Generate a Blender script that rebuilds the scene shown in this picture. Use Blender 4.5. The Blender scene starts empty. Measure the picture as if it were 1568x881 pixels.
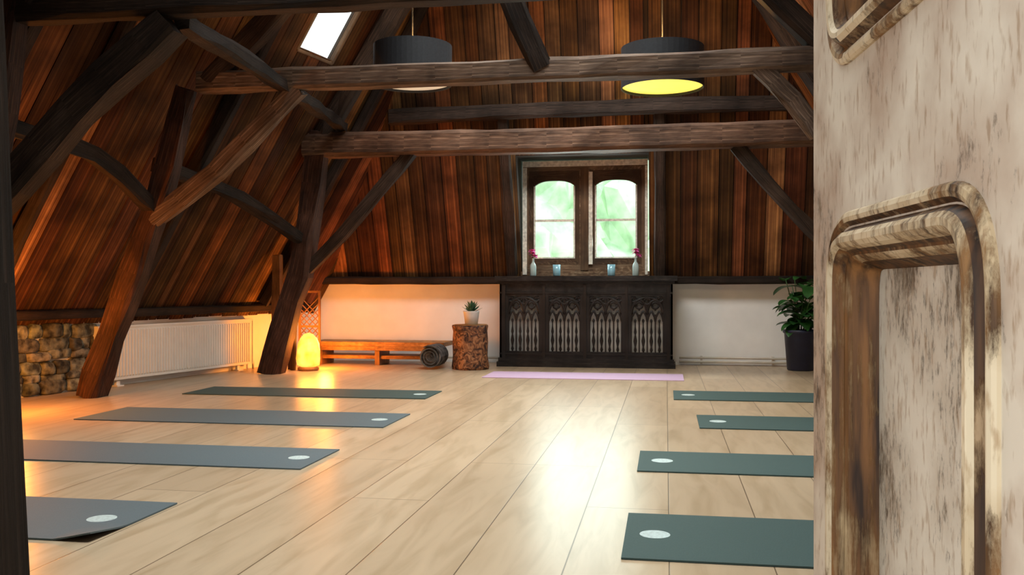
import bpy, math, random
from mathutils import Vector, Matrix, noise
random.seed(7)
S=bpy.context.scene
V=Vector
# ---------------------------------------------------------------- materials
def newmat(name):
    m=bpy.data.materials.new(name); m.use_nodes=True
    nt=m.node_tree; b=nt.nodes['Principled BSDF']
    return m,nt,b
def N(nt,t,**k):
    n=nt.nodes.new(t)
    for a,v in k.items(): setattr(n,a,v)
    return n
def ramp(nt,stops):
    r=N(nt,'ShaderNodeValToRGB'); e=r.color_ramp.elements
    e[0].position=stops[0][0]; e[0].color=(*stops[0][1],1)
    e[1].position=stops[-1][0]; e[1].color=(*stops[-1][1],1)
    for p,c in stops[1:-1]:
        x=e.new(p); x.color=(*c,1)
    return r
def wood(name,dark,mid,light,rough=.6,gx=22,gy=1.3,bump=.35,spec=.3,knots=False):
    m,nt,b=newmat(name); L=nt.links
    uv=N(nt,'ShaderNodeUVMap'); uv.uv_map='UVMap'
    mp=N(nt,'ShaderNodeMapping'); mp.inputs['Scale'].default_value=(gx,gy,1)
    L.new(uv.outputs[0],mp.inputs[0])
    n1=N(nt,'ShaderNodeTexNoise'); n1.inputs['Scale'].default_value=1; n1.inputs['Detail'].default_value=7; n1.inputs['Roughness'].default_value=.62; n1.inputs['Distortion'].default_value=.5
    L.new(mp.outputs[0],n1.inputs['Vector'])
    r=ramp(nt,[(.3,dark),(.5,mid),(.72,light)]); L.new(n1.outputs[0],r.inputs[0])
    at=N(nt,'ShaderNodeAttribute'); at.attribute_name='tint'
    mx=N(nt,'ShaderNodeMixRGB',blend_type='MULTIPLY'); mx.inputs[0].default_value=1
    L.new(r.outputs[0],mx.inputs[1]); L.new(at.outputs['Color'],mx.inputs[2])
    n2=N(nt,'ShaderNodeTexNoise'); n2.inputs['Scale'].default_value=3.0; n2.inputs['Detail'].default_value=4
    tc=N(nt,'ShaderNodeTexCoord'); L.new(tc.outputs['Object'],n2.inputs['Vector'])
    r2=ramp(nt,[(.35,(.42,.38,.34)),(.65,(1.35,1.3,1.25))]); L.new(n2.outputs[0],r2.inputs[0])
    m2=N(nt,'ShaderNodeMixRGB',blend_type='MULTIPLY'); m2.inputs[0].default_value=.85
    L.new(mx.outputs[0],m2.inputs[1]); L.new(r2.outputs[0],m2.inputs[2])
    out=m2.outputs[0]
    if knots:
        mk=N(nt,'ShaderNodeMapping'); mk.inputs['Scale'].default_value=(5.2,1.9,1); L.new(uv.outputs[0],mk.inputs[0])
        vo=N(nt,'ShaderNodeTexVoronoi'); vo.inputs['Scale'].default_value=1; L.new(mk.outputs[0],vo.inputs['Vector'])
        rk=ramp(nt,[(.05,(.12,.09,.08)),(.13,(1,1,1))]); L.new(vo.outputs['Distance'],rk.inputs[0])
        m3=N(nt,'ShaderNodeMixRGB',blend_type='MULTIPLY'); m3.inputs[0].default_value=.85
        L.new(out,m3.inputs[1]); L.new(rk.outputs[0],m3.inputs[2]); out=m3.outputs[0]
    L.new(out,b.inputs['Base Color'])
    b.inputs['Roughness'].default_value=rough; b.inputs['Specular IOR Level'].default_value=spec
    bp=N(nt,'ShaderNodeBump'); bp.inputs['Strength'].default_value=bump; bp.inputs['Distance'].default_value=.01
    L.new(n1.outputs[0],bp.inputs['Height']); L.new(bp.outputs[0],b.inputs['Normal'])
    return m
def plain(name,col,rough=.5,metal=0,noise_amt=.12,nscale=8,bump=0,em=None,es=0,spec=.5):
    m,nt,b=newmat(name); L=nt.links
    tc=N(nt,'ShaderNodeTexCoord'); n=N(nt,'ShaderNodeTexNoise'); n.inputs['Scale'].default_value=nscale; n.inputs['Detail'].default_value=5
    L.new(tc.outputs['Object'],n.inputs['Vector'])
    r=ramp(nt,[(.3,tuple(c*(1-noise_amt) for c in col)),(.7,tuple(min(1,c*(1+noise_amt)) for c in col))])
    L.new(n.outputs[0],r.inputs[0]); L.new(r.outputs[0],b.inputs['Base Color'])
    b.inputs['Roughness'].default_value=rough; b.inputs['Metallic'].default_value=metal; b.inputs['Specular IOR Level'].default_value=spec
    if bump:
        bp=N(nt,'ShaderNodeBump'); bp.inputs['Strength'].default_value=bump; bp.inputs['Distance'].default_value=.01
        L.new(n.outputs[0],bp.inputs['Height']); L.new(bp.outputs[0],b.inputs['Normal'])
    if em:
        b.inputs['Emission Color'].default_value=(*em,1); b.inputs['Emission Strength'].default_value=es
    return m
M={}
M['roof']=wood('roof_boards',(.026,.011,.006),(.15,.055,.017),(.40,.165,.048),rough=.75,gx=8,gy=.8,spec=.15,bump=.5,knots=True)
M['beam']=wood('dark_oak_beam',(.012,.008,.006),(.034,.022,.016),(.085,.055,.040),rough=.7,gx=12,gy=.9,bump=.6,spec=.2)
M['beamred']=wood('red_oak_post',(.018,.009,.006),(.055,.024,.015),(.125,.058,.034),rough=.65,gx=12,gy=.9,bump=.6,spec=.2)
M['beamlit']=wood('lit_oak_beam',(.028,.018,.012),(.11,.072,.050),(.30,.215,.155),rough=.65,gx=8,gy=.7,bump=.6,spec=.2)  # paler grey-brown oak; lit look of these beams is put into the colour
M['cab']=wood('black_oak',(.008,.007,.007),(.020,.017,.016),(.045,.04,.037),rough=.4,gx=20,gy=1.5,bump=.3)
M['frame']=wood('window_frame_wood',(.06,.035,.02),(.15,.09,.05),(.34,.25,.16),rough=.6,gx=20,gy=2)
M['bench']=wood('bench_pine',(.16,.07,.02),(.34,.16,.05),(.5,.27,.1),rough=.5)
M['palefr']=plain('flaking_paint',(.66,.63,.54),.7,noise_amt=.3,nscale=30)
M['plaster']=plain('white_plaster',(.88,.87,.84),.85,noise_amt=.07,nscale=2.5,bump=.3)
M['radiator']=plain('radiator_enamel',(.80,.80,.76),.35,noise_amt=.03)
M['darkwall']=plain('dark_hall_plaster',(.06,.045,.035),.9)
M['hall']=plain('hall_plaster',(.45,.42,.38),.9)
M['black']=plain('black_fabric',(.018,.02,.024),.7,noise_amt=.2,nscale=60)
M['metal']=plain('dark_metal',(.06,.06,.06),.4,metal=.8)
M['pipe']=plain('pipe_paint',(.55,.5,.42),.4)
M['glassblue']=plain('blue_glass',(.22,.42,.5),.15)
M['bottle']=plain('bottle_glass',(.40,.50,.48),.1)
M['pink']=plain('pink_petals',(.75,.12,.42),.6,noise_amt=.3,nscale=40)
M['leaf']=plain('leaf_green',(.03,.12,.025),.35,noise_amt=.4,nscale=10)
M['succ']=plain('succulent_green',(.06,.14,.07),.5,noise_amt=.3,nscale=20)
M['stem']=plain('stem_green',(.05,.11,.03),.6)
M['potblue']=plain('navy_pot',(.018,.024,.06),.45,noise_amt=.2)
M['potwhite']=plain('white_pot',(.75,.74,.72),.4)
M['soil']=plain('potting_soil',(.03,.02,.012),.95,noise_amt=.4,nscale=60)
M['clothwhite']=plain('cover_backing_cream',(.62,.60,.54),.8)
M['backing']=plain('cabinet_backing',(.52,.50,.45),.8,noise_amt=.25,nscale=6)
M['difw']=plain('lamp_diffuser_off',(.8,.76,.66),.6,em=(1,.85,.6),es=.35)
M['dify']=plain('lamp_diffuser_on',(.9,.8,.3),.6,em=(1,.80,.10),es=.95)
M['outleaf']=plain('tree_foliage',(.58,.85,.50),.8,noise_amt=.45,nscale=2.5)
M['matg']=plain('yoga_mat_green',(.046,.082,.078),.7,noise_amt=.06,nscale=200,bump=.15,spec=.3)
M['matb']=plain('yoga_mat_blue',(.098,.135,.150),.7,noise_amt=.06,nscale=200,bump=.15,spec=.3)
M['matback']=plain('yoga_mat_underside',(.015,.015,.018),.7)
M['matp']=plain('yoga_mat_pink',(.55,.38,.54),.6,noise_amt=.05,nscale=200)
M['logo']=plain('mat_logo_print',(.46,.56,.55),.6,noise_amt=.2,nscale=90)
M['blanket']=plain('blanket_wool',(.10,.10,.10),.9,noise_amt=.95,nscale=16)
M['salt']=plain('salt_crystal',(.9,.4,.1),.5,noise_amt=.3,nscale=12,em=(1,.33,.035),es=1.9)
def salt():
    m=M['salt']; nt=m.node_tree; b=nt.nodes['Principled BSDF']
    n=N(nt,'ShaderNodeTexNoise'); n.inputs['Scale'].default_value=9; n.inputs['Detail'].default_value=4
    tc=N(nt,'ShaderNodeTexCoord'); nt.links.new(tc.outputs['Object'],n.inputs['Vector'])
    r=ramp(nt,[(.3,(1,.26,.01)),(.7,(1,.52,.10))]); nt.links.new(n.outputs[0],r.inputs[0]); nt.links.new(r.outputs[0],b.inputs['Emission Color'])
salt()
def stone():
    m,nt,b=newmat('rough_stone'); L=nt.links
    at=N(nt,'ShaderNodeAttribute'); at.attribute_name='tint'
    tc=N(nt,'ShaderNodeTexCoord'); n=N(nt,'ShaderNodeTexNoise'); n.inputs['Scale'].default_value=14; n.inputs['Detail'].default_value=8
    L.new(tc.outputs['Object'],n.inputs['Vector'])
    r=ramp(nt,[(.38,(.03,.03,.025)),(.65,(.27,.28,.23))]); L.new(n.outputs[0],r.inputs[0])
    mx=N(nt,'ShaderNodeMixRGB',blend_type='MULTIPLY'); mx.inputs[0].default_value=1
    L.new(r.outputs[0],mx.inputs[1]); L.new(at.outputs['Color'],mx.inputs[2]); L.new(mx.outputs[0],b.inputs['Base Color'])
    b.inputs['Roughness'].default_value=.9
    bp=N(nt,'ShaderNodeBump'); bp.inputs['Strength'].default_value=1; bp.inputs['Distance'].default_value=.03
    L.new(n.outputs[0],bp.inputs['Height']); L.new(bp.outputs[0],b.inputs['Normal']); return m
M['stone']=stone()
def floor_mat():
    m,nt,b=newmat('oak_floor_planks'); L=nt.links
    tc=N(nt,'ShaderNodeTexCoord'); sp=N(nt,'ShaderNodeSeparateXYZ'); L.new(tc.outputs['Object'],sp.inputs[0])
    ad=N(nt,'ShaderNodeMath',operation='ADD'); ad.inputs[1].default_value=33.30-.01; L.new(sp.outputs[0],ad.inputs[0])
    cb=N(nt,'ShaderNodeCombineXYZ'); L.new(sp.outputs[1],cb.inputs[0]); L.new(ad.outputs[0],cb.inputs[1])
    br=N(nt,'ShaderNodeTexBrick'); br.offset=.37; br.offset_frequency=3; br.squash=1
    L.new(cb.outputs[0],br.inputs['Vector'])
    br.inputs['Color1'].default_value=(.55,.42,.28,1); br.inputs['Color2'].default_value=(.44,.325,.21,1); br.inputs['Mortar'].default_value=(.15,.10,.06,1)
    br.inputs['Scale'].default_value=1; br.inputs['Mortar Size'].default_value=.0026; br.inputs['Mortar Smooth'].default_value=.3; br.inputs['Bias'].default_value=-.1
    br.inputs['Brick Width'].default_value=2.3; br.inputs['Row Height'].default_value=.333
    mp=N(nt,'ShaderNodeMapping'); mp.inputs['Scale'].default_value=(7,1.0,1); L.new(tc.outputs['Object'],mp.inputs[0])
    n=N(nt,'ShaderNodeTexNoise'); n.inputs['Scale'].default_value=1.6; n.inputs['Detail'].default_value=7; n.inputs['Distortion'].default_value=1.2; L.new(mp.outputs[0],n.inputs['Vector'])
    r=ramp(nt,[(.3,(.80,.77,.71)),(.55,(1,1,1)),(.75,(1.06,1.06,1.05))]); L.new(n.outputs[0],r.inputs[0])
    mx=N(nt,'ShaderNodeMixRGB',blend_type='MULTIPLY'); mx.inputs[0].default_value=1
    L.new(br.outputs[0],mx.inputs[1]); L.new(r.outputs[0],mx.inputs[2]); L.new(mx.outputs[0],b.inputs['Base Color'])
    b.inputs['Roughness'].default_value=.31; b.inputs['Specular IOR Level'].default_value=.5
    bp=N(nt,'ShaderNodeBump'); bp.inputs['Strength'].default_value=.25; bp.inputs['Distance'].default_value=.003; bp.invert=True
    L.new(br.outputs['Fac'],bp.inputs['Height']); L.new(bp.outputs[0],b.inputs['Normal']); return m
M['floor']=floor_mat()
def paint(name,lo,hi,worn,woodc=((.03,.018,.012),(.20,.11,.055)),fine=42,zs=.3,soft=.04):
    m,nt,b=newmat(name); L=nt.links
    tc=N(nt,'ShaderNodeTexCoord')
    mp=N(nt,'ShaderNodeMapping'); mp.inputs['Scale'].default_value=(1,1,zs); L.new(tc.outputs['Object'],mp.inputs[0])
    n=N(nt,'ShaderNodeTexNoise'); n.inputs['Scale'].default_value=fine; n.inputs['Detail'].default_value=10; n.inputs['Roughness'].default_value=.75; L.new(mp.outputs[0],n.inputs['Vector'])
    nb=N(nt,'ShaderNodeTexNoise'); nb.inputs['Scale'].default_value=6; nb.inputs['Detail'].default_value=6; L.new(tc.outputs['Object'],nb.inputs['Vector'])
    ad=N(nt,'ShaderNodeMath',operation='MULTIPLY_ADD'); ad.inputs[1].default_value=.75; L.new(nb.outputs[0],ad.inputs[0]); L.new(n.outputs[0],ad.inputs[2])
    rm=ramp(nt,[(worn-soft,(0,0,0)),(worn+soft,(1,1,1))]); 
    sc=N(nt,'ShaderNodeMath',operation='MULTIPLY'); sc.inputs[1].default_value=.57; L.new(ad.outputs[0],sc.inputs[0]); L.new(sc.outputs[0],rm.inputs[0])
    rp=ramp(nt,[(.35,lo),(.62,hi)]); L.new(nb.outputs[0],rp.inputs[0])
    mp3=N(nt,'ShaderNodeMapping'); mp3.inputs['Scale'].default_value=(1,1,.3); L.new(tc.outputs['Object'],mp3.inputs[0])
    n4=N(nt,'ShaderNodeTexNoise'); n4.inputs['Scale'].default_value=90; n4.inputs['Detail'].default_value=6; L.new(mp3.outputs[0],n4.inputs['Vector'])
    r4=ramp(nt,[(.32,(.58,.46,.36)),(.45,(1,1,1))]); L.new(n4.outputs[0],r4.inputs[0])
    mm=N(nt,'ShaderNodeMixRGB',blend_type='MULTIPLY'); mm.inputs[0].default_value=.7; L.new(rp.outputs[0],mm.inputs[1]); L.new(r4.outputs[0],mm.inputs[2])
    rw=ramp(nt,[(.35,woodc[0]),(.65,woodc[1])]); 
    mp2=N(nt,'ShaderNodeMapping'); mp2.inputs['Scale'].default_value=(1,1,.07); L.new(tc.outputs['Object'],mp2.inputs[0])
    n3=N(nt,'ShaderNodeTexNoise'); n3.inputs['Scale'].default_value=60; n3.inputs['Detail'].default_value=4; L.new(mp2.outputs[0],n3.inputs['Vector']); L.new(n3.outputs[0],rw.inputs[0])
    mx=N(nt,'ShaderNodeMixRGB'); L.new(rm.outputs[0],mx.inputs[0]); L.new(rw.outputs[0],mx.inputs[1]); L.new(mm.outputs[0],mx.inputs[2])
    L.new(mx.outputs[0],b.inputs['Base Color']); b.inputs['Roughness'].default_value=.6; b.inputs['Specular IOR Level'].default_value=.3
    bp=N(nt,'ShaderNodeBump'); bp.inputs['Strength'].default_value=.5; bp.inputs['Distance'].default_value=.003
    L.new(rm.outputs[0],bp.inputs['Height']); L.new(bp.outputs[0],b.inputs['Normal']); return m
M['paint']=paint('weathered_cream_paint',(.46,.34,.25),(.72,.64,.52),.39,zs=.5,woodc=((.05,.03,.02),(.24,.15,.08)))
M['paintp']=paint('weathered_panel_paint',(.50,.41,.31),(.76,.69,.57),.435,woodc=((.07,.05,.035),(.26,.18,.11)),fine=80,zs=.35)
M['paintm']=paint('worn_moulding_paint',(.46,.32,.17),(.70,.58,.40),.475,woodc=((.05,.024,.011),(.28,.14,.05)),zs=.3,fine=34)
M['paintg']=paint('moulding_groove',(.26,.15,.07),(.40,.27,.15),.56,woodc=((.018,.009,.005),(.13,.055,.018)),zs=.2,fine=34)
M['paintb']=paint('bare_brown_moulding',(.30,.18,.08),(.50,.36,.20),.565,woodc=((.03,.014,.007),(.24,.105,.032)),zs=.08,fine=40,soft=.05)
def bark():
    m,nt,b=newmat('stump_bark'); L=nt.links
    tc=N(nt,'ShaderNodeTexCoord'); n=N(nt,'ShaderNodeTexNoise'); n.inputs['Scale'].default_value=15; n.inputs['Detail'].default_value=6; n.inputs['Distortion'].default_value=1.5
    L.new(tc.outputs['Object'],n.inputs['Vector'])
    r=ramp(nt,[(.38,(.03,.010,.005)),(.5,(.20,.075,.028)),(.62,(.42,.19,.08))]); L.new(n.outputs[0],r.inputs[0]); L.new(r.outputs[0],b.inputs['Base Color'])
    b.inputs['Roughness'].default_value=.7
    bp=N(nt,'ShaderNodeBump'); bp.inputs['Strength'].default_value=1; bp.inputs['Distance'].default_value=.02; L.new(n.outputs[0],bp.inputs['Height']); L.new(bp.outputs[0],b.inputs['Normal']); return m
M['bark']=bark()
def glass():
    m,nt,b=newmat('window_glass'); 
    t=N(nt,'ShaderNodeBsdfTransparent'); t.inputs[0].default_value=(.95,1,.98,1)
    g=N(nt,'ShaderNodeBsdfGlossy'); g.inputs['Roughness'].default_value=.05
    mx=N(nt,'ShaderNodeMixShader'); mx.inputs[0].default_value=.06
    nt.links.new(t.outputs[0],mx.inputs[1]); nt.links.new(g.outputs[0],mx.inputs[2]); nt.links.new(mx.outputs[0],nt.nodes['Material Output'].inputs[0]); return m
M['glass']=glass()
# ---------------------------------------------------------------- builder
class MB:
    def __init__(s): s.v=[];s.f=[];s.m=[];s.uv=[];s.t=[];s.sm=[];s.mats=[]
    def mi(s,k):
        if k not in s.mats: s.mats.append(k)
        return s.mats.index(k)
    def add(s,vs,fs,mat,uvs=None,tint=(1,1,1),smooth=False):
        o=len(s.v); s.v+= [tuple(p) for p in vs]; k=s.mi(mat)
        for i,f in enumerate(fs):
            s.f.append([o+a for a in f]); s.m.append(k); s.t.append(tint); s.sm.append(smooth)
            s.uv.append(uvs[i] if uvs else [(vs[a][0]+vs[a][1],vs[a][2]) for a in f])
    def box(s,a,b,mat,T=None,tint=None,bev=0):
        a=V(a);b=V(b); d=b-a; ax=max(range(3),key=lambda i:abs(d[i]))
        ou,ov=random.random()*20,random.random()*20
        if tint is None: k=random.uniform(.8,1.15); tint=(k,k,k)
        cs=[(x,y,z) for z in (a.z,b.z) for y in (a.y,b.y) for x in (a.x,b.x)]
        fs=[(0,2,3,1),(4,5,7,6),(0,1,5,4),(2,6,7,3),(0,4,6,2),(1,3,7,5)]
        nax=[2,2,1,1,0,0]; uvs=[]
        for f,na in zip(fs,nax):
            o=[i for i in range(3) if i!=na]
            if ax in o: va=ax; ua=[i for i in o if i!=ax][0]
            else: ua,va=o
            uvs.append([(cs[i][ua]+ou,cs[i][va]+ov) for i in f])
        vs=[V(c) for c in cs]
        if T: vs=[T@v for v in vs]
        s.add(vs,fs,mat,uvs,tint)
    def beam(s,pts,w,h,mat,jit=.012,up=V((0,0,1)),seg=.25,tint=None,w2=None):
        pts=[V(p) for p in pts]; P=[]
        n=len(pts)
        for i in range(n-1):
            p0=pts[max(i-1,0)];p1=pts[i];p2=pts[i+1];p3=pts[min(i+2,n-1)]
            k=max(2,int((p2-p1).length/seg))
            for j in range(k):
                t=j/k
                if n>2: q=.5*((2*p1)+(p2-p0)*t+(2*p0-5*p1+4*p2-p3)*t*t+(3*p1-p0-3*p2+p3)*t**3)
                else: q=p1.lerp(p2,t)
                P.append(q)
        P.append(pts[-1]); rings=[]; L=0; Ls=[]
        sd=random.random()*100; ou=random.random()*10
        c=.14
        prof=[(-.5+c,-.5),(.5-c,-.5),(.5,-.5+c),(.5,.5-c),(.5-c,.5),(-.5+c,.5),(-.5,.5-c),(-.5,-.5+c)]
        for i,p in enumerate(P):
            d=(P[min(i+1,len(P)-1)]-P[max(i-1,0)]).normalized()
            sx=d.cross(up); 
            if sx.length<.1: sx=d.cross(V((0,1,0)))
            sx.normalize(); uz=sx.cross(d).normalized()
            if i: L+=(P[i]-P[i-1]).length
            Ls.append(L); tt=i/(len(P)-1); ww=w+((w2 or w)-w)*tt; hh=h*ww/w
            R=[]
            for k,(a,b) in enumerate(prof):
                j=noise.noise_vector(V((L*2.2+sd,k*1.7,sd)))*jit*1.6
                R.append(p+sx*a*ww+uz*b*hh+j)
            rings.append(R)
        vs=[q for R in rings for q in R]; fs=[];uvs=[]
        per=[0];
        for k in range(8):
            a=prof[k];b=prof[(k+1)%8]; per.append(per[-1]+math.hypot((a[0]-b[0])*w,(a[1]-b[1])*h))
        for i in range(len(P)-1):
            for k in range(8):
                fs.append((i*8+k,i*8+(k+1)%8,(i+1)*8+(k+1)%8,(i+1)*8+k))
                uvs.append([(per[k]+ou,Ls[i]+sd),(per[k+1]+ou,Ls[i]+sd),(per[k+1]+ou,Ls[i+1]+sd),(per[k]+ou,Ls[i+1]+sd)])
        fs.append(tuple(range(7,-1,-1))); uvs.append([(prof[k][0]*w,prof[k][1]*h) for k in range(7,-1,-1)])
        o=(len(P)-1)*8; fs.append(tuple(range(o,o+8))); uvs.append([(prof[k][0]*w,prof[k][1]*h) for k in range(8)])
        if tint is None: q=random.uniform(.85,1.15); tint=(q,q,q)
        s.add(vs,fs,mat,uvs,tint)
    def tube(s,pts,r,mat,n=8,r2=None,smooth=True):
        pts=[V(p) for p in pts]; vs=[];fs=[]
        for i,p in enumerate(pts):
            d=(pts[min(i+1,len(pts)-1)]-pts[max(i-1,0)]).normalized()
            u=d.cross(V((0,0,1)))
            if u.length<.05: u=d.cross(V((0,1,0)))
            u.normalize(); w=u.cross(d)
            rr=r+((r2 if r2 is not None else r)-r)*i/(len(pts)-1)
            for k in range(n):
                a=2*math.pi*k/n; vs.append(p+u*math.cos(a)*rr+w*math.sin(a)*rr)
        for i in range(len(pts)-1):
            for k in range(n): fs.append((i*n+k,i*n+(k+1)%n,(i+1)*n+(k+1)%n,(i+1)*n+k))
        fs.append(tuple(range(n-1,-1,-1))); o=(len(pts)-1)*n; fs.append(tuple(range(o,o+n)))
        s.add(vs,fs,mat,None,(1,1,1),smooth)
    def lathe(s,c,prof,mat,n=32,smooth=True,warp=0,T=None):
        c=V(c); vs=[];fs=[]
        for (r,z) in prof:
            for k in range(n):
                a=2*math.pi*k/n; rr=r
                if warp: rr=r*(1+warp*noise.noise(V((math.cos(a)*1.5,math.sin(a)*1.5,z*5+c.x))))
                p=V((math.cos(a)*rr,math.sin(a)*rr,z)); p=(T@p) if T else p
                vs.append(c+p)
        for i in range(len(prof)-1):
            for k in range(n): fs.append((i*n+k,i*n+(k+1)%n,(i+1)*n+(k+1)%n,(i+1)*n+k))
        if prof[0][0]>1e-4: fs.append(tuple(range(n-1,-1,-1)))
        if prof[-1][0]>1e-4: o=(len(prof)-1)*n; fs.append(tuple(range(o,o+n)))
        s.add(vs,fs,mat,None,(1,1,1),smooth)
    def leaf(s,base,d,length,width,mat,droop=.4,n=8):
        d=V(d).normalized(); side=d.cross(V((0,0,1)))
        if side.length<.05: side=V((1,0,0))
        side.normalize(); vs=[];fs=[]; p=V(base)
        for i in range(n+1):
            t=i/n; w=width*.5*math.sin(math.pi*min(1,t*.93+.05))**.8*(1 if t<.97 else .15)
            up=side.cross(d).normalized()
            vs+= [p-side*w+up*w*.3,p.copy(),p+side*w+up*w*.3]
            d=(d+V((0,0,-droop/n))).normalized(); p=p+d*length/n
        for i in range(n):
            a=i*3; fs+=[(a,a+1,a+4,a+3),(a+1,a+2,a+5,a+4)]
        s.add(vs,fs,mat,None,(1,1,1),True)
    def obj(s,name,T=None,bevel=0):
        me=bpy.data.meshes.new(name); 
        me.from_pydata(s.v,[],s.f); 
        for k in s.mats: me.materials.append(M[k])
        me.polygons.foreach_set('material_index',s.m); me.polygons.foreach_set('use_smooth',s.sm)
        uvl=me.uv_layers.new(name='UVMap'); ca=me.color_attributes.new('tint','FLOAT_COLOR','CORNER')
        U=[];C=[]
        for f,uv,t in zip(s.f,s.uv,s.t):
            for q in uv: U+=[q[0],q[1]]; C+=[t[0],t[1],t[2],1]
        uvl.data.foreach_set('uv',U); ca.data.foreach_set('color',C)
        me.update(); o=bpy.data.objects.new(name,me); S.collection.objects.link(o)
        if T: o.matrix_world=T
        if bevel:
            bm=o.modifiers.new('bevel','BEVEL'); bm.width=bevel; bm.segments=2; bm.limit_method='ANGLE'
        return o
def curve2d(b,outer,holes,depth,mat,T,tint=(1,1,1)):
    cu=bpy.data.curves.new('tmp','CURVE'); cu.dimensions='2D'; cu.fill_mode='BOTH'; cu.extrude=depth/2
    for ol in [outer]+holes:
        sp=cu.splines.new('POLY'); sp.points.add(len(ol)-1)
        for p,q in zip(sp.points,ol): p.co=(q[0],q[1],0,1)
        sp.use_cyclic_u=True
    o=bpy.data.objects.new('tmp',cu); S.collection.objects.link(o); dg=bpy.context.evaluated_depsgraph_get(); dg.update()
    me=bpy.data.meshes.new_from_object(o.evaluated_get(dg))
    vs=[T@v.co for v in me.vertices]; fs=[tuple(p.vertices) for p in me.polygons]
    uvs=[[(me.vertices[i].co.x,me.vertices[i].co.y) for i in f] for f in fs]
    b.add(vs,fs,mat,uvs,tint)
    bpy.data.objects.remove(o); bpy.data.curves.remove(cu); bpy.data.meshes.remove(me)
def XZ(y): return Matrix(((1,0,0,0),(0,0,-1,y),(0,1,0,0),(0,0,0,1)))

# ---------------------------------------------------------------- room shell
b=MB(); b.box((-7,-2,-.1),(4.2,11.2,0),'floor',tint=(1,1,1)); b.obj('floor')
mL=1.75
def xw(y): return -6.634+.214*y
def xr(y): return 2.5+.1*(10.8-y)
mB=2.75
def yb(z): return 10.8-(z-.95)/mB
def roofboards(name,P,bw,u0,u1,v0,v1,holes,nrm,vmax,dim=1):
    b=MB(); u=u0; nrm=V(nrm).normalized()
    while u<u1-1e-5:
        w=bw*random.uniform(.75,1.25); ue=min(u+w,u1)
        for h in holes:
            if u<h[0]-1e-4<ue: ue=h[0]
            elif u<h[1]-1e-4<ue: ue=h[1]
        top0=min(v1,vmax(u)); top1=min(v1,vmax(ue))
        spans=[(v0,v1)]
        for (ha,hb,va,vb) in holes:
            if ue>ha+.001 and u<hb-.001:
                ns=[]
                for (a,c) in spans:
                    if va>a: ns.append((a,va))
                    if vb<c: ns.append((vb,c))
                spans=ns
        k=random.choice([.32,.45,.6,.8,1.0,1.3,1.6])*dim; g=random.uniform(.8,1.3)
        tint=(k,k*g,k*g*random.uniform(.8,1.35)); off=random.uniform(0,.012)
        for (a,c) in spans:
            c0=min(c,top0); c1=min(c,top1)
            if c0<=a+.01 and c1<=a+.01: continue
            c0=max(c0,a); c1=max(c1,a)
            o1,o2=random.random()*30,random.random()*30
            for (gap,f_,bk,mt) in ((.005,off,-.03,'roof'),(-.003,-.032,-.06,'darkwall')):
                q=[P(u+gap,a),P(ue-gap,a),P(ue-gap,c1),P(u+gap,c0)]
                vs=[p+nrm*f_ for p in q]+[p+nrm*bk for p in q]
                uu=[(u+o1,a+o2),(ue+o1,a+o2),(ue+o1,c1+o2),(u+o1,c0+o2)]
                fs=[(0,1,2,3),(7,6,5,4),(0,4,5,1),(1,5,6,2),(2,6,7,3),(3,7,4,0)]
                uvs=[uu,uu[::-1]]+[[uu[0],uu[0],uu[1],uu[1]],[uu[1],uu[1],uu[2],uu[2]],[uu[2],uu[2],uu[3],uu[3]],[uu[3],uu[3],uu[0],uu[0]]]
                b.add(vs,fs,mt,uvs,tint)
        u=ue
    return b.obj(name)
ZT=4.6
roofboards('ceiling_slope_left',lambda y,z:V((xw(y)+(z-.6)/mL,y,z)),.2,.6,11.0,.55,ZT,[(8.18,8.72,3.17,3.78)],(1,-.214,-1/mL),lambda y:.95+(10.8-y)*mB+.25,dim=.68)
roofboards('ceiling_slope_right',lambda y,z:V((xr(y)-(z-.9)/mL,y,z)),.2,.6,11.0,.85,ZT,[(4.4,5.6,1.7,3.0)],(-1,-.1,-1/mL),lambda y:.95+(10.8-y)*mB+.25)
def vmaxB(x):
    z=.6
    while z<6 and xw(yb(z))+(z-.6)/mL < x: z+=.01
    zr=.6
    while zr<6 and xr(yb(zr))-(zr-.9)/mL > x: zr+=.01
    return min(z,zr)+.05
WX0,WX1=-1.69,-.19
roofboards('ceiling_slope_back',lambda x,z:V((x,yb(z),z)),.19,-4.3,2.7,.95,ZT,[(WX0,WX1,.9,2.40)],(0,-1,-1/mB),vmaxB)
b=MB()
for i in range(16):
    x0=-4.3+i*.36; b.box((x0,.6,ZT-.02),(x0+.355,9.6,ZT+.03),'roof')
b.obj('ceiling')
b=MB()
q=[V((xw(.6),.6,0)),V((xw(11),11,0)),V((xw(11),11,.66)),V((xw(.6),.6,.66))]; o=V((-.2,0,0))
b.add([*q,*[p+o for p in q]],[(0,3,2,1),(4,5,6,7),(0,1,5,4),(3,7,6,2)],'plaster')
b.obj('wall_left')
b=MB(); q=[V((xr(.6),.6,0)),V((xr(11),11,0)),V((xr(11),11,.95)),V((xr(.6),.6,.95))]; o=V((.2,0,0))
b.add([*q,*[p+o for p in q]],[(0,1,2,3),(7,6,5,4),(0,4,5,1),(3,2,6,7)],'plaster'); b.obj('wall_right')
b=MB(); b.box((-4.6,10.8,0),(2.8,11.0,1.0),'plaster',tint=(1,1,1)); b.obj('wall_back')
b=MB(); b.box((-7,.76,0),(-.86,.88,4.7),'darkwall'); b.box((.36,.70,0),(4.2,.80,4.7),'darkwall'); b.box((-.86,.76,2.12),(.36,.84,4.7),'darkwall'); b.obj('wall_front')
b=MB(); b.box((-2.2,-2,2.5),(1.6,.76,2.6),'hall'); b.obj('ceiling_hall')
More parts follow.
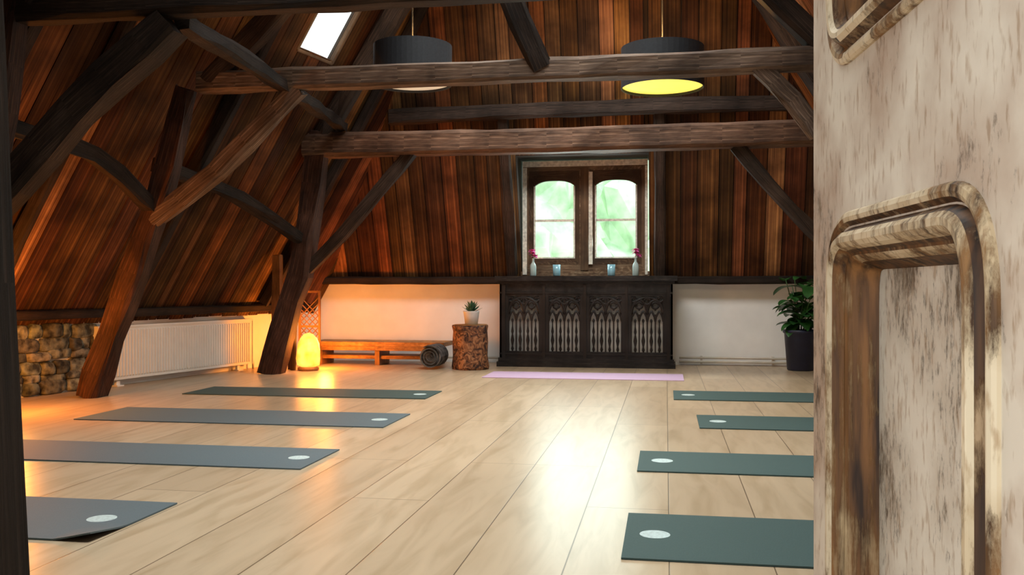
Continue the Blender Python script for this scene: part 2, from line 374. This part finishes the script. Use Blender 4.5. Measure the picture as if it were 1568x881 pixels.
b=MB(); b.box((1.5,-2,0),(1.6,.70,2.5),'hall'); b.obj('wall_hall')
b=MB(); b.beam([(-.731,.82,0),(-.768,.82,.9),(-.83,.82,2.15)],.17,.15,'beam',jit=.004,up=V((0,1,0)),tint=(.6,.6,.6)); b.beam([(-.9,.82,2.12),(.45,.80,2.12)],.15,.16,'beam',jit=.004); b.obj('trim_1')
b=MB(); b.beam([(-4.3,10.715,.985),(2.4,10.715,.985)],.14,.09,'beam',jit=.006,tint=(.6,.6,.6)); b.obj('trim_2')
b=MB(); b.beam([(xw(1)+.08,1,.67),(xw(10.5)+.08,10.5,.67)],.15,.08,'beam',jit=.006,tint=(.7,.7,.7)); b.obj('trim_3')
# rubble stone facing
b=MB(); z=0.0
while z<.58:
    h=random.uniform(.07,.14); y=4.2+random.random()*.2
    while y<7.42:
        l=random.uniform(.08,.3); y1=min(y+l,7.46); k=random.uniform(.35,1.3); g=random.uniform(.9,1.1); pr=random.uniform(.03,.07)
        zc=z+h/2+random.uniform(-.015,.015); yc=(y+y1)/2; n1,n2=10,6; sd=random.random()*50
        vs=[];fs=[]
        for i in range(n2+1):
            for j in range(n1):
                th=math.pi/2*i/n2; ph=2*math.pi*j/n1
                def se(v,e): return math.copysign(abs(v)**e,v)
                a=se(math.cos(ph),.45)*se(math.sin(th),.4)*(y1-y)*.5; c_=se(math.sin(ph),.45)*se(math.sin(th),.4)*h*.52; pz=se(math.cos(th),.6)*pr
                rr=1+.22*noise.noise(V((a*14+sd,c_*14,pz*10)))
                vs.append(V((xw(yc+a)+.005+pz*rr,yc+a*rr,max(.002,zc+c_*rr))))
        for i in range(n2):
            for j in range(n1): fs.append((i*n1+j,i*n1+(j+1)%n1,(i+1)*n1+(j+1)%n1,(i+1)*n1+j))
        b.add(vs,fs,'stone',None,(k,k*g,k*g*.9),True); y=y1
    z+=h*.93
b.obj('wall_stone_facing')

# ---------------------------------------------------------------- timber frames
def mir(p): return (-1.84-p[0],p[1],p[2])
def truss(Y,tz,tw,matT,post,brace,princ,pw,bw,mats,tie=(-3.95,2.05),rb=None,tt=(1,1,1)):
    b=MB()
    b.beam([(tie[0],Y,tz),((tie[0]+tie[1])/2,Y,tz-.01),(tie[1],Y,tz)],tw*.9,tw,matT,jit=.010,tint=tt)
    for f in (lambda p:p,mir):
        isr=f is mir
        b.beam([f(p) for p in post],pw,pw,mats[0],jit=.03,up=V((0,1,0)),w2=pw*.85)
        br=brace if (not isr or rb is None) else [mir(p) for p in rb]
        b.beam([f(p) for p in br],bw,bw,mats[1],jit=.02,up=V((0,1,0)))
        b.beam([f(p) for p in princ],pw*.8,pw*.8,'beam',jit=.02,up=V((0,1,0)))
    return b
b=truss(4.85,2.55,.18,'beam',[(-4.45,4.85,0),(-4.05,4.85,1.4),(-3.83,4.85,2.65)],[(-3.95,4.85,1.38),(-3.4,4.85,1.92),(-2.8,4.85,2.42)],[(-3.7,4.85,2.6),(-2.3,4.85,4.4)],.2,.19,('beamred','beam'),tt=(.7,.7,.7))
b.obj('ceiling_truss')
Y=6.85
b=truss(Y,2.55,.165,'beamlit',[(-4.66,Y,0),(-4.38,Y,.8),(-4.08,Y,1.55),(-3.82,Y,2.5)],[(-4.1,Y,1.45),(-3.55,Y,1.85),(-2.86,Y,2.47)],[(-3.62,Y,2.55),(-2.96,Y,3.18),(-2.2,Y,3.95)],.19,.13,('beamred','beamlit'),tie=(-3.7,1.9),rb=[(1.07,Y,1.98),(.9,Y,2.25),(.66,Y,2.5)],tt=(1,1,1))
b.beam([(-.93,6.85,2.56),(-1.08,6.75,2.9),(-1.3,6.6,3.5)],.17,.15,'beam',up=V((0,1,0)),jit=.015,tint=(.6,.6,.6))
b.beam([(1.6,Y,2.2),(1.05,Y,2.7),(.4,Y,3.4)],.16,.16,'beam',up=V((0,1,0)),jit=.02)
b.obj('ceiling_truss')
Y=9.03
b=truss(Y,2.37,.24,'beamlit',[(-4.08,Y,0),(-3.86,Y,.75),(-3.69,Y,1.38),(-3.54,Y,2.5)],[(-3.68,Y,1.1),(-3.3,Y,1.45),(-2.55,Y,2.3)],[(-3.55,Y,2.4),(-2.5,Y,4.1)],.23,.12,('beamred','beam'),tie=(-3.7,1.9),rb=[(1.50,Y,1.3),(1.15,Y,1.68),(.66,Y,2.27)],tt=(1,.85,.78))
b.obj('ceiling_truss')
b=MB(); b.beam([(-3.1,10.0,2.83),(-1,10.0,2.86),(1.4,10.0,2.85)],.12,.16,'beam',jit=.012); b.obj('ceiling_purlin')
b=MB(); b.beam([(-2.78,4.95,2.45),(-2.98,6.85,2.5),(-3.28,9.0,2.55)],.10,.10,'beam',jit=.02,tint=(.55,.55,.55)); b.obj('ceiling_purlin')
b=MB(); b.beam([(-4.2,4.9,1.95),(-4.1,6.0,1.87),(-4.12,6.85,1.55)],.11,.11,'beam',jit=.02,tint=(.7,.7,.7)); b.beam([(-4.1,6.9,1.9),(-3.98,8.1,1.75),(-3.72,9.0,1.38)],.11,.11,'beam',jit=.02,tint=(.7,.7,.7)); b.obj('ceiling_wind_brace')
b=MB()
for y,w in [(4.2,.1),(5.5,.11),(6.2,.09),(7.6,.13),(9.6,.1)]:
    f=lambda z:(xw(y)+(z-.6)/mL+.085,y,z)
    zt=min(4.4,.95+(10.8-y)*mB-.2)
    b.beam([f(.72),f((.72+zt)/2),f(zt)],w,w,'beam',jit=.012,up=V((0,1,0)),tint=(.7,.7,.7))
for x in (-1.80,-.07):
    b.beam([(x,yb(1.05)-.07,1.05),(x,yb(2.8)-.07,2.8)],.13,.1,'beam',jit=.01,up=V((0,1,0)))
b.obj('ceiling_rafters')
b=MB(); b.beam([(-4.14,9.32,0),(-4.14,9.32,1.25)],.1,.09,'bench',up=V((0,1,0))); b.beam([(-4.02,9.42,0),(-3.98,9.42,1.5)],.07,.07,'beamred',up=V((0,1,0))); b.obj('wall_stud')

# ---------------------------------------------------------------- skylight frame
b=MB()
def PL(y,z,o=0): 
    n=V((1,-.214,-1/mL)).normalized(); return V((xw(y)+(z-.6)/mL,y,z))+n*o
for a,c in [((8.16,3.15),(8.74,3.15)),((8.74,3.15),(8.74,3.80)),((8.74,3.80),(8.16,3.80)),((8.16,3.80),(8.16,3.15))]:
    b.beam([PL(*a,-.01),PL(*c,-.01)],.04,.05,'frame',jit=.001)
q=[PL(8.18,3.17,-.04),PL(8.72,3.17,-.04),PL(8.72,3.78,-.04),PL(8.18,3.78,-.04)]
b.add(q,[(0,1,2,3)],'glass')
b.obj('window_2')
# ---------------------------------------------------------------- dormer + window
b=MB(); yW=10.78
for x in (WX0,WX1):
    s_=1 if x==WX0 else -1
    q=[V((x,yb(1.0),1.0)),V((x,yW+.1,1.0)),V((x,yW+.1,2.40)),V((x,yb(2.4),2.4))]
    b.add([*q,*[p+V((-.04*s_,0,0)) for p in q]],[(0,1,2,3),(7,6,5,4),(0,3,7,4),(1,5,6,2),(3,2,6,7)],'beam')
b.box((WX0,yb(2.4)-.01,2.40),(WX1,yW+.1,2.44),'beam')
b.obj('wall_dormer')
b=MB()
def arch(x0,x1,z0,zs,rise,n=12):
    pts=[(x0,z0),(x1,z0),(x1,zs)]
    for i in range(1,n):
        t=i/n; x=x1+(x0-x1)*t; pts.append((x,zs+rise*(1-abs(2*t-1)**3.2)))
    pts.append((x0,zs)); return pts
fx0,fx1=WX0+.02,WX1-.02; z0,z1=1.04,2.38
curve2d(b,[(fx0,z0),(fx1,z0),(fx1,z1),(fx0,z1)],[[(-1.60,1.17),(-1.00,1.17),(-1.00,2.27),(-1.60,2.27)],[(-.88,1.17),(-.28,1.17),(-.28,2.27),(-.88,2.27)]],.10,'frame',XZ(10.73),(.9,.9,.9))
b.box((fx0,10.66,2.32),(fx1,10.68,2.385),'palefr'); b.box((fx0,10.66,1.05),(fx0+.05,10.68,2.31),'palefr',tint=(.6,.6,.5))
b.box((fx1-.03,10.66,1.05),(fx1,10.68,2.31),'palefr')
b.box((-.985,10.66,1.1),(-.895,10.69,2.30),'frame',tint=(.6,.55,.5))
for (a,c) in [(-1.60,-1.00),(-.88,-.28)]:
    hole1=[(a+.075,1.25),(c-.065,1.25),(c-.065,1.675),(a+.075,1.675)]
    hole2=arch(a+.075,c-.065,1.70,2.10,.055)
    curve2d(b,[(a,1.17),(c,1.17),(c,2.27),(a,2.27)],[hole1,hole2],.045,'frame',XZ(10.70),(.45,.4,.36))
    b.box((a+.05,10.70,1.22),(c-.05,10.703,2.2),'glass')
    for (p,q_) in [((a+.062,1.24),(a+.08,2.09)),((c-.07,1.24),(c-.052,2.09))]:
        b.box((p[0],10.672,p[1]),(q_[0],10.69,q_[1]),'palefr')
    b.box((a+.075,10.672,1.672),(c-.065,10.69,1.70),'palefr',tint=(.7,.7,.6)); b.box((a+.075,10.672,1.24),(c-.065,10.69,1.256),'palefr')
b.box((-.89,10.652,1.17),(-.845,10.675,2.25),'palefr')
b.box((fx0-.02,10.67,1.035),(fx1+.02,10.72,1.09),'frame')
b.obj('window_1')
# ---------------------------------------------------------------- trees outside
for (x,y,z,r) in [(-3.2,17,1.2,2.2),(.4,18,.6,2.4),(-1.3,20,2.2,2.2),(3,19,2,2.2)]:
    b=MB(); n=24; vs=[];fs=[]
    for i in range(n+1):
        for k in range(n*2):
            th=math.pi*i/n; ph=math.pi*k/n; d=V((math.sin(th)*math.cos(ph),math.sin(th)*math.sin(ph),math.cos(th)))
            vs.append(V((x,y,z))+d*r*(1+.35*noise.noise(d*3+V((x,0,0)))+.2*noise.noise(d*9)))
    for i in range(n):
        for k in range(n*2): fs.append((i*n*2+k,i*n*2+(k+1)%(n*2),(i+1)*n*2+(k+1)%(n*2),(i+1)*n*2+k))
    b.add(vs,fs,'outleaf'); b.tube([(x,y,-6),(x,y,z)],.25,'bark'); b.obj('tree')

# ---------------------------------------------------------------- carved cabinet
b=MB(); X0,X1=-1.876,.072; F=10.28; Bk=10.64
b.box((X0-.05,F-.05,.975),(X1+.05,Bk,1.03),'cab'); b.box((X0-.02,F-.02,.94),(X1+.02,Bk,.975),'cab')
b.box((X0-.03,F-.035,.0),(X1+.03,Bk,.055),'cab'); b.box((X0-.015,F-.015,.055),(X1+.015,F+.03,.10),'cab')
b.box((X0,F,.10),(X0+.02,Bk,.94),'cab'); b.box((X1-.02,F,.10),(X1,Bk,.94),'cab')
b.box((X0,F,.10),(X1,F+.04,.175),'cab'); b.box((X0,F,.80),(X1,F+.04,.94),'cab'); b.box((X0,F-.012,.83),(X1,F,.85),'cab'); b.box((X0,F-.012,.14),(X1,F,.155),'cab')
pan=[(-1.775,-1.42),(-1.315,-.955),(-.85,-.49),(-.385,-.03)]
ed=[X0]+[v for p in pan for v in p]+[X1]
for i in range(0,len(ed),2):
    b.box((ed[i],F,.17),(ed[i+1],F+.04,.80),'cab'); m_=(ed[i]+ed[i+1])/2; b.box((m_-.018,F-.015,.1),(m_+.018,F,.93),'cab')
b.box((X0+.02,F+.07,.12),(X1-.02,F+.09,.93),'backing')
Tz=F+.018
def arc(cx_,cz,r,a0,a1,n=10,rx=None): return [(cx_+(rx or r)*math.cos(a0+(a1-a0)*i/n),Tz,cz+r*math.sin(a0+(a1-a0)*i/n)) for i in range(n+1)]
for (a,c) in pan:
    w=c-a; n=4; s=w/n
    for k in range(n+1):
        x=a+s*k; 
        b.box((x-.008,Tz-.012,.175),(x+.008,Tz+.012,.60),'cab')
    for k in range(n):
        x=a+s*(k+.5); b.lathe((x,Tz,0),[(.006,.175),(.017,.20),(.008,.235),(.02,.30),(.008,.37),(.016,.40),(.007,.46),(.007,.50),(.016,.53),(.004,.55)],'cab',n=8)
        b.tube([(x-s/2,Tz,.52),(x-s*.4,Tz,.57),(x-s*.2,Tz,.61),(x,Tz,.64)],.013,'cab',n=6); b.tube([(x+s/2,Tz,.52),(x+s*.4,Tz,.57),(x+s*.2,Tz,.61),(x,Tz,.64)],.013,'cab',n=6)
    for k in (0,1):
        xx=a+w*(.25+.5*k); b.tube(arc(xx,.60,.16,0,math.pi,12,rx=w*.25),.017,'cab',n=6); b.tube(arc(xx,.70,.036,0,2*math.pi,14),.015,'cab',n=6)
        b.tube([(xx,Tz,.64),(xx,Tz,.665)],.011,'cab',n=6)
    b.tube(arc(a+w/2,.745,.035,0,2*math.pi,14),.015,'cab',n=6); b.tube(arc(a+w/2,.60,.19,0,math.pi,16,rx=w*.5),.018,'cab',n=6)
    for k in range(0,n+1,2): b.box((a+s*k-.007,Tz-.01,.60),(a+s*k+.007,Tz+.01,.80),'cab')
    for xx in (a+.03,c-.03): b.tube(arc(xx,.765,.026,0,2*math.pi,10),.015,'cab',n=6)
b.obj('carved_gothic_cabinet')
def vase(x,lean):
    b=MB(); b.lathe((x,10.42,1.03),[(.03,0),(.036,.01),(.036,.11),(.03,.135),(.014,.16),(.013,.2),(.017,.205)],'bottle',n=20)
    for k in range(3):
        a=k*2.1; tip=V((x+.02*math.cos(a)+lean,10.42+.02*math.sin(a),1.26+.03*k)); b.tube([(x,10.42,1.06),(x+lean*.4,10.42,1.2),tip],.003,'stem',n=6)
        for j in range(14):
            an=j*2.4; b.leaf(tip,(math.cos(an),math.sin(an),.3+.5*math.sin(j)),.05,.034,'pink',droop=.4,n=3)
    b.obj('flower_vase')
vase(-1.51,.0); vase(-.34,.01)
def candle(x):
    b=MB(); b.lathe((x,10.36,1.03),[(.036,0),(.042,.008),(.044,.13),(.041,.13),(.038,.1),(0,.1)],'glassblue',n=24); b.lathe((x,10.36,1.13),[(.037,0),(.036,.01),(0,.012)],'clothwhite',n=20); b.obj('candle_holder')
candle(-1.23); candle(-.61)

# ---------------------------------------------------------------- radiator
b=MB(); A=V((-4.97,7.38,0)); B=V((-4.52,9.48,0)); d=(B-A); Ln=d.length; d.normalize(); nr=V((d.y,-d.x,0))
T=Matrix(((d.x,nr.x,0,A.x),(d.y,nr.y,0,A.y),(0,0,1,0),(0,0,0,1)))
b.box((0,-.05,.06),(Ln,-.035,.54),'radiator',T); b.box((0,.0,.06),(Ln,.012,.54),'radiator',T,tint=(1,1,1))
x=.03
while x<Ln-.03:
    vs=[T@V(p) for p in [(x,.012,.085),(x+.008,.022,.095),(x+.02,.022,.095),(x+.028,.012,.085),(x,.012,.515),(x+.008,.022,.505),(x+.02,.022,.505),(x+.028,.012,.515)]]
    b.add(vs,[(0,1,5,4),(1,2,6,5),(2,3,7,6),(0,3,2,1),(4,5,6,7)],'radiator'); x+=.036
b.box((-.005,-.06,.535),(Ln+.005,.02,.555),'radiator',T); b.box((-.01,-.06,.06),(.0,.022,.55),'radiator',T); b.box((Ln,-.06,.06),(Ln+.01,.022,.55),'radiator',T)
for x in (.25,Ln-.2): b.box((x-.02,-.04,0),(x+.02,-.01,.07),'radiator',T); b.box((x-.04,-.06,0),(x+.04,.02,.01),'radiator',T)
b.tube([T@V((Ln+.0,-.02,.1)),T@V((Ln+.05,-.02,.1)),T@V((Ln+.06,-.02,.06)),T@V((Ln+.06,-.02,0))],.012,'pipe')
b.obj('radiator')
b=MB(); b.tube([(.15,10.74,.09),(2.3,10.74,.09)],.014,'pipe'); b.tube([(.15,10.74,.045),(2.3,10.74,.045)],.014,'pipe'); b.tube([(-4.1,10.74,.06),(-1.95,10.74,.06)],.014,'pipe')
for x in (.4,1.2,2.0): b.box((x-.012,10.74,.02),(x+.012,10.795,.11),'pipe')
b.obj('heating_pipes')
# ---------------------------------------------------------------- pendant lamps
def lamp(x,y,zb,h,dif,on,dn):
    r=.325; n=48
    b2=MB(); vs=[];fs=[]
    prof=[(r,0),(r,h),(r-.006,h),(r-.006,0)]
    for (rr,z) in prof:
        for k in range(n): a=2*math.pi*k/n; vs.append((x+rr*math.cos(a),y+rr*math.sin(a),zb+z))
    for i in range(4):
        for k in range(n):
            j=(i+1)%4; fs.append((i*n+k,i*n+(k+1)%n,j*n+(k+1)%n,j*n+k))
    b2.add(vs,fs,'black',None,(1,1,1),False)
    b2.lathe((x,y,zb+.02),[(0,0),(r-.008,0),(r-.008,.008),(0,.008)],dif,n=n,smooth=False)
    for k in range(3):
        a=k*2.094; b2.tube([(x,y,zb+h-.01),(x+(r-.004)*math.cos(a),y+(r-.004)*math.sin(a),zb+h-.01)],.004,'metal',n=6)
    b2.tube([(x,y,zb+h-.1),(x,y,ZT-.02)],.006,'metal',n=6); b2.lathe((x,y,zb+h-.13),[(.0,0),(.04,.02),(.045,.06),(.02,.12),(0,.12)],'metal',n=14)
    b2.obj('pendant_lamp')
    li=bpy.data.lights.new('pendant_bulb','POINT'); li.energy=on; li.color=(1,.55,.2); li.shadow_soft_size=.05
    o=bpy.data.objects.new('pendant_bulb_light',li); o.location=(x,y,zb+h-.06); S.collection.objects.link(o)
    li=bpy.data.lights.new('pendant_down','AREA'); li.shape='DISK'; li.size=.55; li.energy=dn; li.color=(1,.75,.4)
    o=bpy.data.objects.new('pendant_down_light',li); o.location=(x,y,zb-.005); S.collection.objects.link(o)
lamp(-2.075,7.35,2.585,.32,'difw',190,4); lamp(-.03,7.35,2.48,.32,'dify',340,14)
# ---------------------------------------------------------------- salt lamps
def saltlamp(x,y,name='salt_lamp'):
    b=MB(); b.lathe((x,y,0),[(.10,0),(.115,.01),(.115,.03),(.10,.04)],'bench',n=24)
    b.lathe((x,y,.04),[(.07,0),(.115,.02),(.132,.09),(.13,.17),(.115,.25),(.09,.31),(.05,.355),(.0,.37)],'salt',n=20,smooth=False,warp=.22); b.obj(name)
saltlamp(-3.83,9.42); saltlamp(-4.72,5.75)
for (x,y,z,e) in [(-3.76,9.66,.30,44),(-3.75,9.2,.3,9),(-4.60,5.75,.6,75)]:
    li=bpy.data.lights.new('salt_glow','POINT'); li.energy=e; li.color=(1,.31,.035); li.shadow_soft_size=.10
    o=bpy.data.objects.new('salt_lamp_light',li); o.location=(x,y,z); S.collection.objects.link(o)
# ---------------------------------------------------------------- lattice screen
b=MB(); x0,x1,y=-4.19,-3.95,10.05
for x in (x0,x1): b.box((x-.012,y-.012,0),(x+.012,y+.012,.86),'bench')
for z in (.04,.45,.85): b.box((x0,y-.01,z-.012),(x1,y+.01,z+.012),'bench')
for k in range(-3,14):
    for s_ in (1,-1):
        za=k*.07; p=[(x0,za),(x1,za+.24)] if s_==1 else [(x0,za+.24),(x1,za)]
        if min(p[0][1],p[1][1])>.03 and max(p[0][1],p[1][1])<.86: b.tube([(p[0][0],y+.004*s_,p[0][1]),(p[1][0],y+.004*s_,p[1][1])],.006,'bench',n=4,smooth=False)
b.obj('lattice_screen')
b=MB(); b.box((-4.1,10.15,.22),(-2.5,10.6,.27),'bench'); b.box((-4.05,10.2,.07),(-2.55,10.55,.11),'bench'); b.box((-4.1,10.145,.17),(-2.5,10.17,.22),'bench')
for x in (-4.0,-3.3,-2.62): b.box((x-.03,10.18,0),(x+.03,10.57,.22),'bench')
b.obj('low_wooden_bench',bevel=.004)
b=MB(); pts=[]
for i in range(60):
    a=i/60*2*math.pi*3.4; r=.02+.105*i/60; pts.append((r*math.cos(a),r*math.sin(a)))
c=V((-2.55,9.83,.137))
vs=[];fs=[]
for (p,q) in pts: vs+=[c+V((p,-.12,q)),c+V((p,.25,q)),c+V((p*1.09,.25,q*1.09)),c+V((p*1.09,-.12,q*1.09))]
for i in range(len(pts)-1):
    a=i*4; fs+=[(a,a+1,a+5,a+4),(a+1,a+2,a+6,a+5),(a+2,a+3,a+7,a+6),(a+3,a,a+4,a+7)]
b.add(vs,fs,'blanket',None,(1,1,1),False)
b.tube([c+V((0,-.10,0)),c+V((0,.24,0))],.118,'blanket',n=24)
b.obj('rolled_blanket')
b=MB(); b.lathe((-2.13,9.9,0),[(.205,0),(.21,.03),(.195,.15),(.2,.3),(.195,.42),(.205,.47),(.2,.485)],'bark',n=40,warp=.12); b.lathe((-2.13,9.9,.485),[(.19,0),(.185,.006)],'bench',n=40,warp=.12); b.obj('tree_stump_table')
b=MB(); c=V((-2.12,9.88,.491)); b.lathe(c,[(.06,0),(.07,.005),(.088,.14),(.092,.15),(.084,.15),(.08,.125),(0,.125)],'potwhite',n=28)
b.lathe(c+V((0,0,.124)),[(.079,0),(0,.008)],'soil',n=20)
for j in range(26):
    a=j*2.4; el=.25+1.1*(j/26); b.leaf(c+V((0,0,.13)),(math.cos(a)*math.cos(el),math.sin(a)*math.cos(el),math.sin(el)),.12+.03*random.random(),.034,'succ',droop=-.3,n=5)
b.obj('potted_succulent')
# ---------------------------------------------------------------- big plant right
b=MB(); c=V((1.44,10.33,0)); b.lathe(c,[(.13,0),(.14,.01),(.17,.4),(.185,.41),(.185,.44),(.165,.44),(.16,.39),(0,.39)],'potblue',n=36); b.lathe(c+V((0,0,.385)),[(.158,0),(0,.01)],'soil',n=24)
random.seed(11)
for j in range(13):
    a=j*2.4; h=random.uniform(.15,.6); sp=random.uniform(.05,.26); tip=c+V((math.cos(a)*sp,math.sin(a)*sp,.4+h)); b.tube([c+V((math.cos(a)*.04,math.sin(a)*.04,.39)),c+V((math.cos(a)*sp*.6,math.sin(a)*sp*.6,.4+h*.6)),tip],.007,'stem',n=6,r2=.004)
    for k in range(5):
        an=a+k*1.35; t=.45+.14*k; pb=(c+V((0,0,.4))).lerp(tip,min(1,t)); el=random.uniform(-.1,.7)
        b.leaf(pb,(math.cos(an),math.sin(an),el),random.uniform(.19,.28),random.uniform(.11,.15),'leaf',droop=1.0)
b.obj('potted_rubber_plant')

# ---------------------------------------------------------------- yoga mats
def mat(x0,x1,y0,y1,m,logo_x,curl=False,name='yoga_mat'):
    b=MB(); nx,ny=40,10; t=.006; vs=[];fs=[]
    def z(u,v):
        zz=.0012
        if curl and u>.93 and v<.35: zz+= .03*((u-.93)/.07)*((.35-v)/.35)
        return zz
    for lay in (0,1):
        for i in range(nx+1):
            for j in range(ny+1):
                u=i/nx;v=j/ny; vs.append((x0+(x1-x0)*u,y0+(y1-y0)*v,z(u,v)+t*lay))
    o=(nx+1)*(ny+1); A_=[];B_=[]
    for i in range(nx):
        for j in range(ny):
            a=i*(ny+1)+j; B_.append((a,a+1,a+ny+2,a+ny+1)); A_.append((o+a,o+a+ny+1,o+a+ny+2,o+a+1))
    E=[]
    for i in range(nx):
        a=i*(ny+1); E.append((a,a+ny+1,o+a+ny+1,o+a)); a+=ny; E.append((a,o+a,o+a+ny+1,a+ny+1))
    for j in range(ny):
        E.append((j,o+j,o+j+1,j+1)); a=nx*(ny+1)+j; E.append((a,a+1,o+a+1,o+a))
    b.add(vs,A_+E,m); b.add(vs,B_,'matback')
    if logo_x is not None:
        yc=(y0+y1)/2; n=32; L_=[(logo_x+.055*math.cos(2*math.pi*k/n),yc+.055*math.sin(2*math.pi*k/n),.0012+t+.0006) for k in range(n)]
        b.add(L_,[tuple(range(n))],'logo')
    b.obj(name)
mat(-4.0,-2.0,2.93,3.51,'matb',-2.15,curl=True)
mat(-3.9,-1.778,4.27,4.82,'matb',-1.90)
mat(-3.97,-1.785,5.63,6.26,'matb',-1.91)
mat(-4.02,-1.91,7.13,7.69,'matg',-2.03)
mat(-.147,1.85,3.04,3.65,'matg',-.04)
mat(-.14,1.86,4.50,5.05,'matg',-.02)
mat(.21,2.2,5.94,6.54,'matg',.34)
mat(.06,2.05,7.42,8.05,'matg',.18)
mat(-1.81,.17,8.93,9.58,'matp',None)

# ---------------------------------------------------------------- near door
dv=V((.0845,-1,0)).normalized(); nv=V((-1,-.0845,0)).normalized()
O=V((.2445,1.6,0.01))
DT=Matrix(((dv.x,0,nv.x,O.x),(dv.y,0,nv.y,O.y),(dv.z,1,nv.z,O.z),(0,0,0,1)))
b=MB()
def shoulder(s0,s1,z0,z1,r=.125,n=14):
    def cc(cx_,cz,sx,sz):
        pts=[]
        for i in range(n+1):
            a=math.pi/2*i/n
            ex=.8
            pts.append((cx_+sx*r*(1-math.cos(a)**ex), cz-sz*r*1.15+sz*r*1.15*math.sin(a)**ex))
        return pts
    return cc(s0,z0,1,-1)+cc(s1,z0,-1,-1)[::-1]+cc(s1,z1,-1,1)+cc(s0,z1,1,1)[::-1]
def inset(poly,d):
    n=len(poly); res=[]
    for i in range(n):
        p0=V((*poly[i-1],0));p1=V((*poly[i],0));p2=V((*poly[(i+1)%n],0))
        e1=(p1-p0); e2=(p2-p1)
        if e1.length<1e-6: e1=e2
        if e2.length<1e-6: e2=e1
        n1=V((-e1.y,e1.x,0)).normalized(); n2=V((-e2.y,e2.x,0)).normalized()
        m=(n1+n2); m.normalize(); k=d/max(.6,m.dot(n1)); q=p1+m*k; res.append((q.x,q.y))
    return res
W_,H_=.80,2.05
p_lo=shoulder(.108,.70,.14,1.00,r=.12); p_hi=shoulder(.108,.70,1.215,1.93,r=.12)
curve2d(b,[(0,0),(W_,0),(W_,H_),(0,H_)],[inset(p_lo,.03),inset(p_hi,.03)],.06,'paint',DT@Matrix.Translation((0,0,-.03)))
prof=[(0,0),(0,.004),(.003,.008),(.009,.010),(.015,.008),(.019,.002),(.022,-.001),(.025,.003),(.030,.012),(.037,.018),(.045,.018),(.051,.012),(.055,.003),(.059,-.004),(.063,-.005),(.067,-.009),(.073,-.020),(.078,-.034),(.084,-.048)]
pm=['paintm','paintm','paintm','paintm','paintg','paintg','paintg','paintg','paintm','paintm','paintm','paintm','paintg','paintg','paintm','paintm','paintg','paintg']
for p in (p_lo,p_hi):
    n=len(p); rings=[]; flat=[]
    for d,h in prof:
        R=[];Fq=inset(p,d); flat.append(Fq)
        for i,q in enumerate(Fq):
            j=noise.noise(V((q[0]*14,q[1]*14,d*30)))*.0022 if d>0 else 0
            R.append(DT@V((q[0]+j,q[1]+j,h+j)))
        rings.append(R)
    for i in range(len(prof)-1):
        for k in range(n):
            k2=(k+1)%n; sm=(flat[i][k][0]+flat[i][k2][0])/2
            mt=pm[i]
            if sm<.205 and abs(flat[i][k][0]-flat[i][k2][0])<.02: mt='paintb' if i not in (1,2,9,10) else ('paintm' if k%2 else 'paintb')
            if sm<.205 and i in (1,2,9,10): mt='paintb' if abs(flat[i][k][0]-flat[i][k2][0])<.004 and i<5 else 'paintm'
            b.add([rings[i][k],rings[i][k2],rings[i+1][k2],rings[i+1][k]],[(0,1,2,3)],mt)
    q=inset(p,.081); b.add([DT@V((x,y,-.048)) for x,y in q]+[DT@V((x,y,-.056)) for x,y in q],[tuple(range(n)),tuple(range(2*n-1,n-1,-1))],'paintp')
for z in (.25,1.75): b.tube([DT@V((W_+.004,z-.05,-.0)),DT@V((W_+.004,z+.05,-.0))],.009,'metal',n=10)
b.obj('door_1')

# ---------------------------------------------------------------- light
w=bpy.data.worlds.new('sky'); S.world=w; w.use_nodes=True; nt=w.node_tree; bg=nt.nodes['Background']
tc=N(nt,'ShaderNodeTexCoord'); sp=N(nt,'ShaderNodeSeparateXYZ'); nt.links.new(tc.outputs['Generated'],sp.inputs[0])
r=ramp(nt,[(.0,(.55,.62,.55)),(.5,(.95,.98,1)),(1,(.8,.9,1))]); mr=N(nt,'ShaderNodeMapRange'); mr.inputs[1].default_value=-1; nt.links.new(sp.outputs[2],mr.inputs[0]); nt.links.new(mr.outputs[0],r.inputs[0]); nt.links.new(r.outputs[0],bg.inputs[0])
bg.inputs[1].default_value=3.1
def area(name,loc,rot,sx,sy,e,col,spread=180,sf=1):
    li=bpy.data.lights.new(name,'AREA'); li.shape='RECTANGLE'; li.size=sx; li.size_y=sy; li.energy=e; li.color=col; li.spread=math.radians(spread); li.specular_factor=sf
    o=bpy.data.objects.new(name,li); o.location=loc; o.rotation_euler=rot; S.collection.objects.link(o)
area('ceiling_fill_light',(-.9,3.2,4.5),(0,0,0),2.2,2.2,84,(.96,1,.98),105)  # unseen fill lights added below the closed ceiling to brighten the room
area('ceiling_fill_light',(-.9,6.2,4.5),(0,0,0),2.0,2.0,76,(.96,1,.98),105)
area('ceiling_fill_light',(-.9,8.2,4.5),(math.radians(14),0,0),2.4,1.2,100,(.97,1,.98),120)
area('window_daylight',(-.94,10.6,1.75),(math.radians(-78),0,0),1.1,.9,26,(.82,1,.96),180,.22)
# ---------------------------------------------------------------- camera
cd=bpy.data.cameras.new('camera'); cam=bpy.data.objects.new('camera',cd); S.collection.objects.link(cam)
cam.location=(0,0,.9); cam.rotation_euler=(math.pi/2,0,math.atan(236/1400)); cd.sensor_width=36; cd.lens=36*1400/1568; cd.clip_start=.02
S.camera=cam
S.view_settings.view_transform='Standard'
